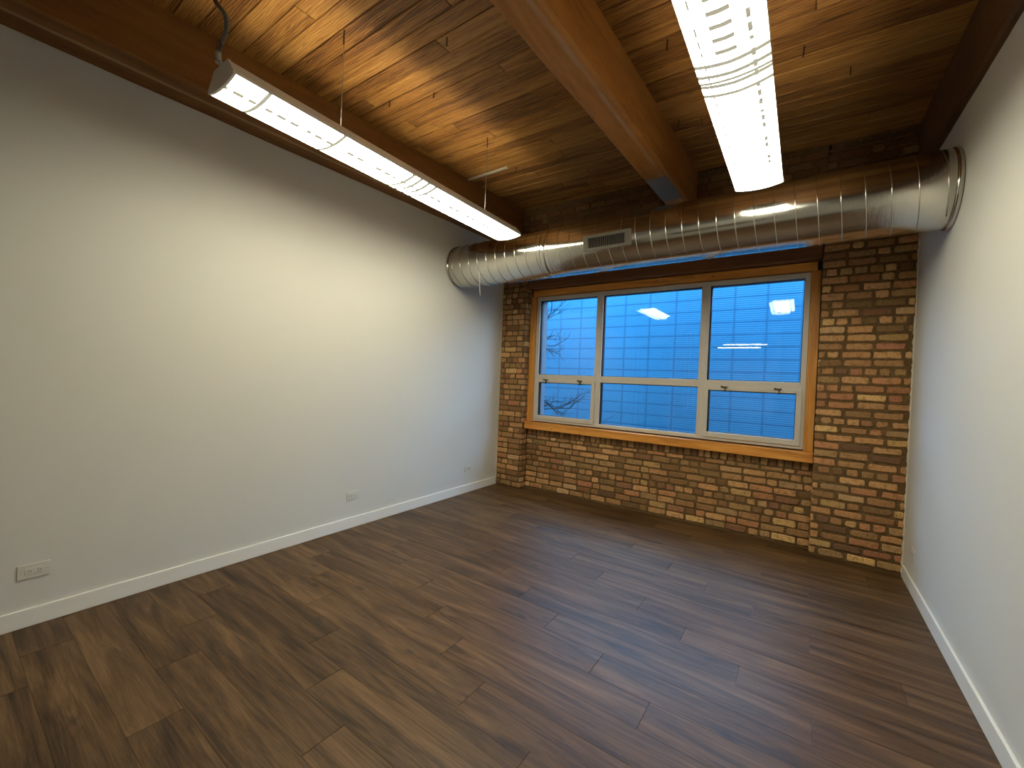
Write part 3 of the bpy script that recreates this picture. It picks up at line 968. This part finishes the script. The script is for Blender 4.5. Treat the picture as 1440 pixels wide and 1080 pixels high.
# ------------------------------------------------------------------ outlets
def outlet(label, yc, zc, side, kind='duplex'):
    x = 0.0 if side > 0 else W
    r = empty('wall_outlet', (x, yc, zc), 0 if side > 0 else math.pi)
    tag(r, label, 'outlet', 'wall outlets')
    L, H = 0.124, 0.080
    build('cover_plate', bbox(0, 0.006, -L / 2, L / 2, -H / 2, H / 2, 0.002), M['plate'], r)
    bm = bbox(0.005, 0.0085, -0.034, 0.034, -0.0175, 0.0175, 0.0012)
    rc = build('receptacle', bm, M['plate'], r)
    holes = []
    if kind == 'duplex':
        for c in (-0.018, 0.018):
            for z0, z1 in ((-0.0075, -0.0055), (0.0050, 0.0075)):
                bm = bmesh.new()
                box(bm, 0.0080, 0.0089, c - 0.006, c + 0.002, z0, z1)
                holes.append(bm)
            bm = bmesh.new()
            tube(bm, [(0.0080, c + 0.0075, 0.0), (0.0089, c + 0.0075, 0.0)], 0.0026, 10)
            holes.append(bm)
    else:
        bm = bmesh.new()
        tube(bm, [(0.0080, 0.010, 0.0), (0.0089, 0.010, 0.0)], 0.009, 14)
        holes.append(bm)
    for bm in holes:
        h = build('contact_slot', bm, M['slot'], rc)
        h['label'] = 'dark contact opening'
    for c in (-0.049, 0.049):
        bm = bmesh.new()
        tube(bm, [(0.0055, c, 0), (0.0068, c, 0)], 0.003, 10)
        build('plate_screw', bm, M['steel'], r)
outlet('white sideways outlet low on the left wall, nearest the camera', -4.313, 0.310, 1)
outlet('white sideways outlet midway along the left wall, between two others', -2.293, 0.309, 1)
outlet('small white outlet on the left wall closest to the brick corner', -0.608, 0.306, 1, 'jack')
outlet('white outlet on the right wall beside the brick corner', -0.378, 0.292, -1)

# ------------------------------------------------------------------ outside
bm = bmesh.new()
box(bm, -9.0, 13.0, 2.9, 6.0, -3.0, 3.28)
nb = build('neighboring_building', bm, M['block'])
tag(nb, 'blue-lit painted block wall of the building seen through the window', 'building')
slab('ground', -9.0, 13.0, 0.4, 2.9, -3.2, -3.0, M['ground'])
bm = bmesh.new()
box(bm, -9.0, -0.15, 0.1, 0.4, -3.0, 4.0)
box(bm, W + 0.15, 13.0, 0.1, 0.4, -3.0, 4.0)
box(bm, -0.15, W + 0.15, 0.1, 0.4, -3.0, -0.16)
structure(build('wall_outside', bm, M['jamb']))

# bare twiggy tree in the alley, left of the window
tree = empty('bare_tree', (-1.15, 1.75, -3.0))
tag(tree, 'bare twiggy tree outside, behind the left window panes', 'tree')
bm = bmesh.new()
tube(bm, spline([(0, 0, 0), (0.02, 0.02, 1.4), (-0.05, 0.0, 2.8), (0.0, -0.05, 4.2), (0.05, -0.05, 5.6)], 6), [0.06 - 0.0018 * i for i in range(25)], 10)
build('trunk', bm, M['bark'], tree, smooth=True)
rt = random.Random(4)
def grow(bm, p, d, L, r, depth):
    pts = [p]
    dd = d.normalized()
    ns = 5
    for i in range(ns):
        dd = (dd + Vector((rt.uniform(-.25, .25), rt.uniform(-.15, .15), rt.uniform(-.2, .25)))).normalized()
        pts.append(pts[-1] + dd * (L / ns))
    tube(bm, pts, [r * (1 - 0.6 * i / ns) for i in range(ns + 1)], 5)
    if depth > 0:
        for i in range(1, ns + 1):
            for _ in range(1 if i % 2 else 2):
                nd = (dd + Vector((rt.uniform(-.9, .9), rt.uniform(-.5, .5), rt.uniform(-.7, .9)))).normalized()
                grow(bm, pts[i], nd, L * 0.42, r * 0.5, depth - 1)
for bz, d, L in ((4.75, (1.15, -0.05, 0.62), 1.55), (5.25, (1.0, -0.05, -0.1), 0.95), (3.95, (1, -0.05, -0.12), 1.35), (3.7, (1, 0, 0.05), 1.75), (4.3, (1, 0, -0.18), 1.15)):
    bm = bmesh.new()
    grow(bm, Vector((0.0, -0.04, bz)), Vector(d), L, 0.015, 2)
    build('branch', bm, M['bark'], tree, smooth=True)

# ------------------------------------------------------------------ world, camera, view
w = bpy.data.worlds.new('dusk_sky')
sc.world = w
w.use_nodes = True
bg = w.node_tree.nodes['Background']
bg.inputs['Color'].default_value = (0.32, 0.62, 1.0, 1)
bg.inputs['Strength'].default_value = 6.4

cam = bpy.data.cameras.new('camera')
cam.sensor_fit = 'HORIZONTAL'
cam.sensor_width = 36.0
cam.lens = 582.43 / 1440 * 36.0
cam.clip_start = 0.02
co = bpy.data.objects.new('camera', cam)
link(co)
yaw, pit, rol = 0.6115, -0.0143, 0.0399
F = Vector((-math.sin(yaw) * math.cos(pit), math.cos(yaw) * math.cos(pit), math.sin(pit)))
R0 = Vector((math.cos(yaw), math.sin(yaw), 0))
U0 = R0.cross(F)
R_ = math.cos(rol) * R0 + math.sin(rol) * U0
U_ = math.cos(rol) * U0 - math.sin(rol) * R0
mw = Matrix((R_, U_, -F)).transposed().to_4x4()
mw.translation = Vector((3.5051, -4.689, 1.5))
co.matrix_world = mw
sc.camera = co

sc.view_settings.view_transform = 'Standard'
sc.view_settings.look = 'None'
sc.view_settings.gamma = 1.0
sc.view_settings.use_curve_mapping = False
sc.view_settings.exposure = 1.2
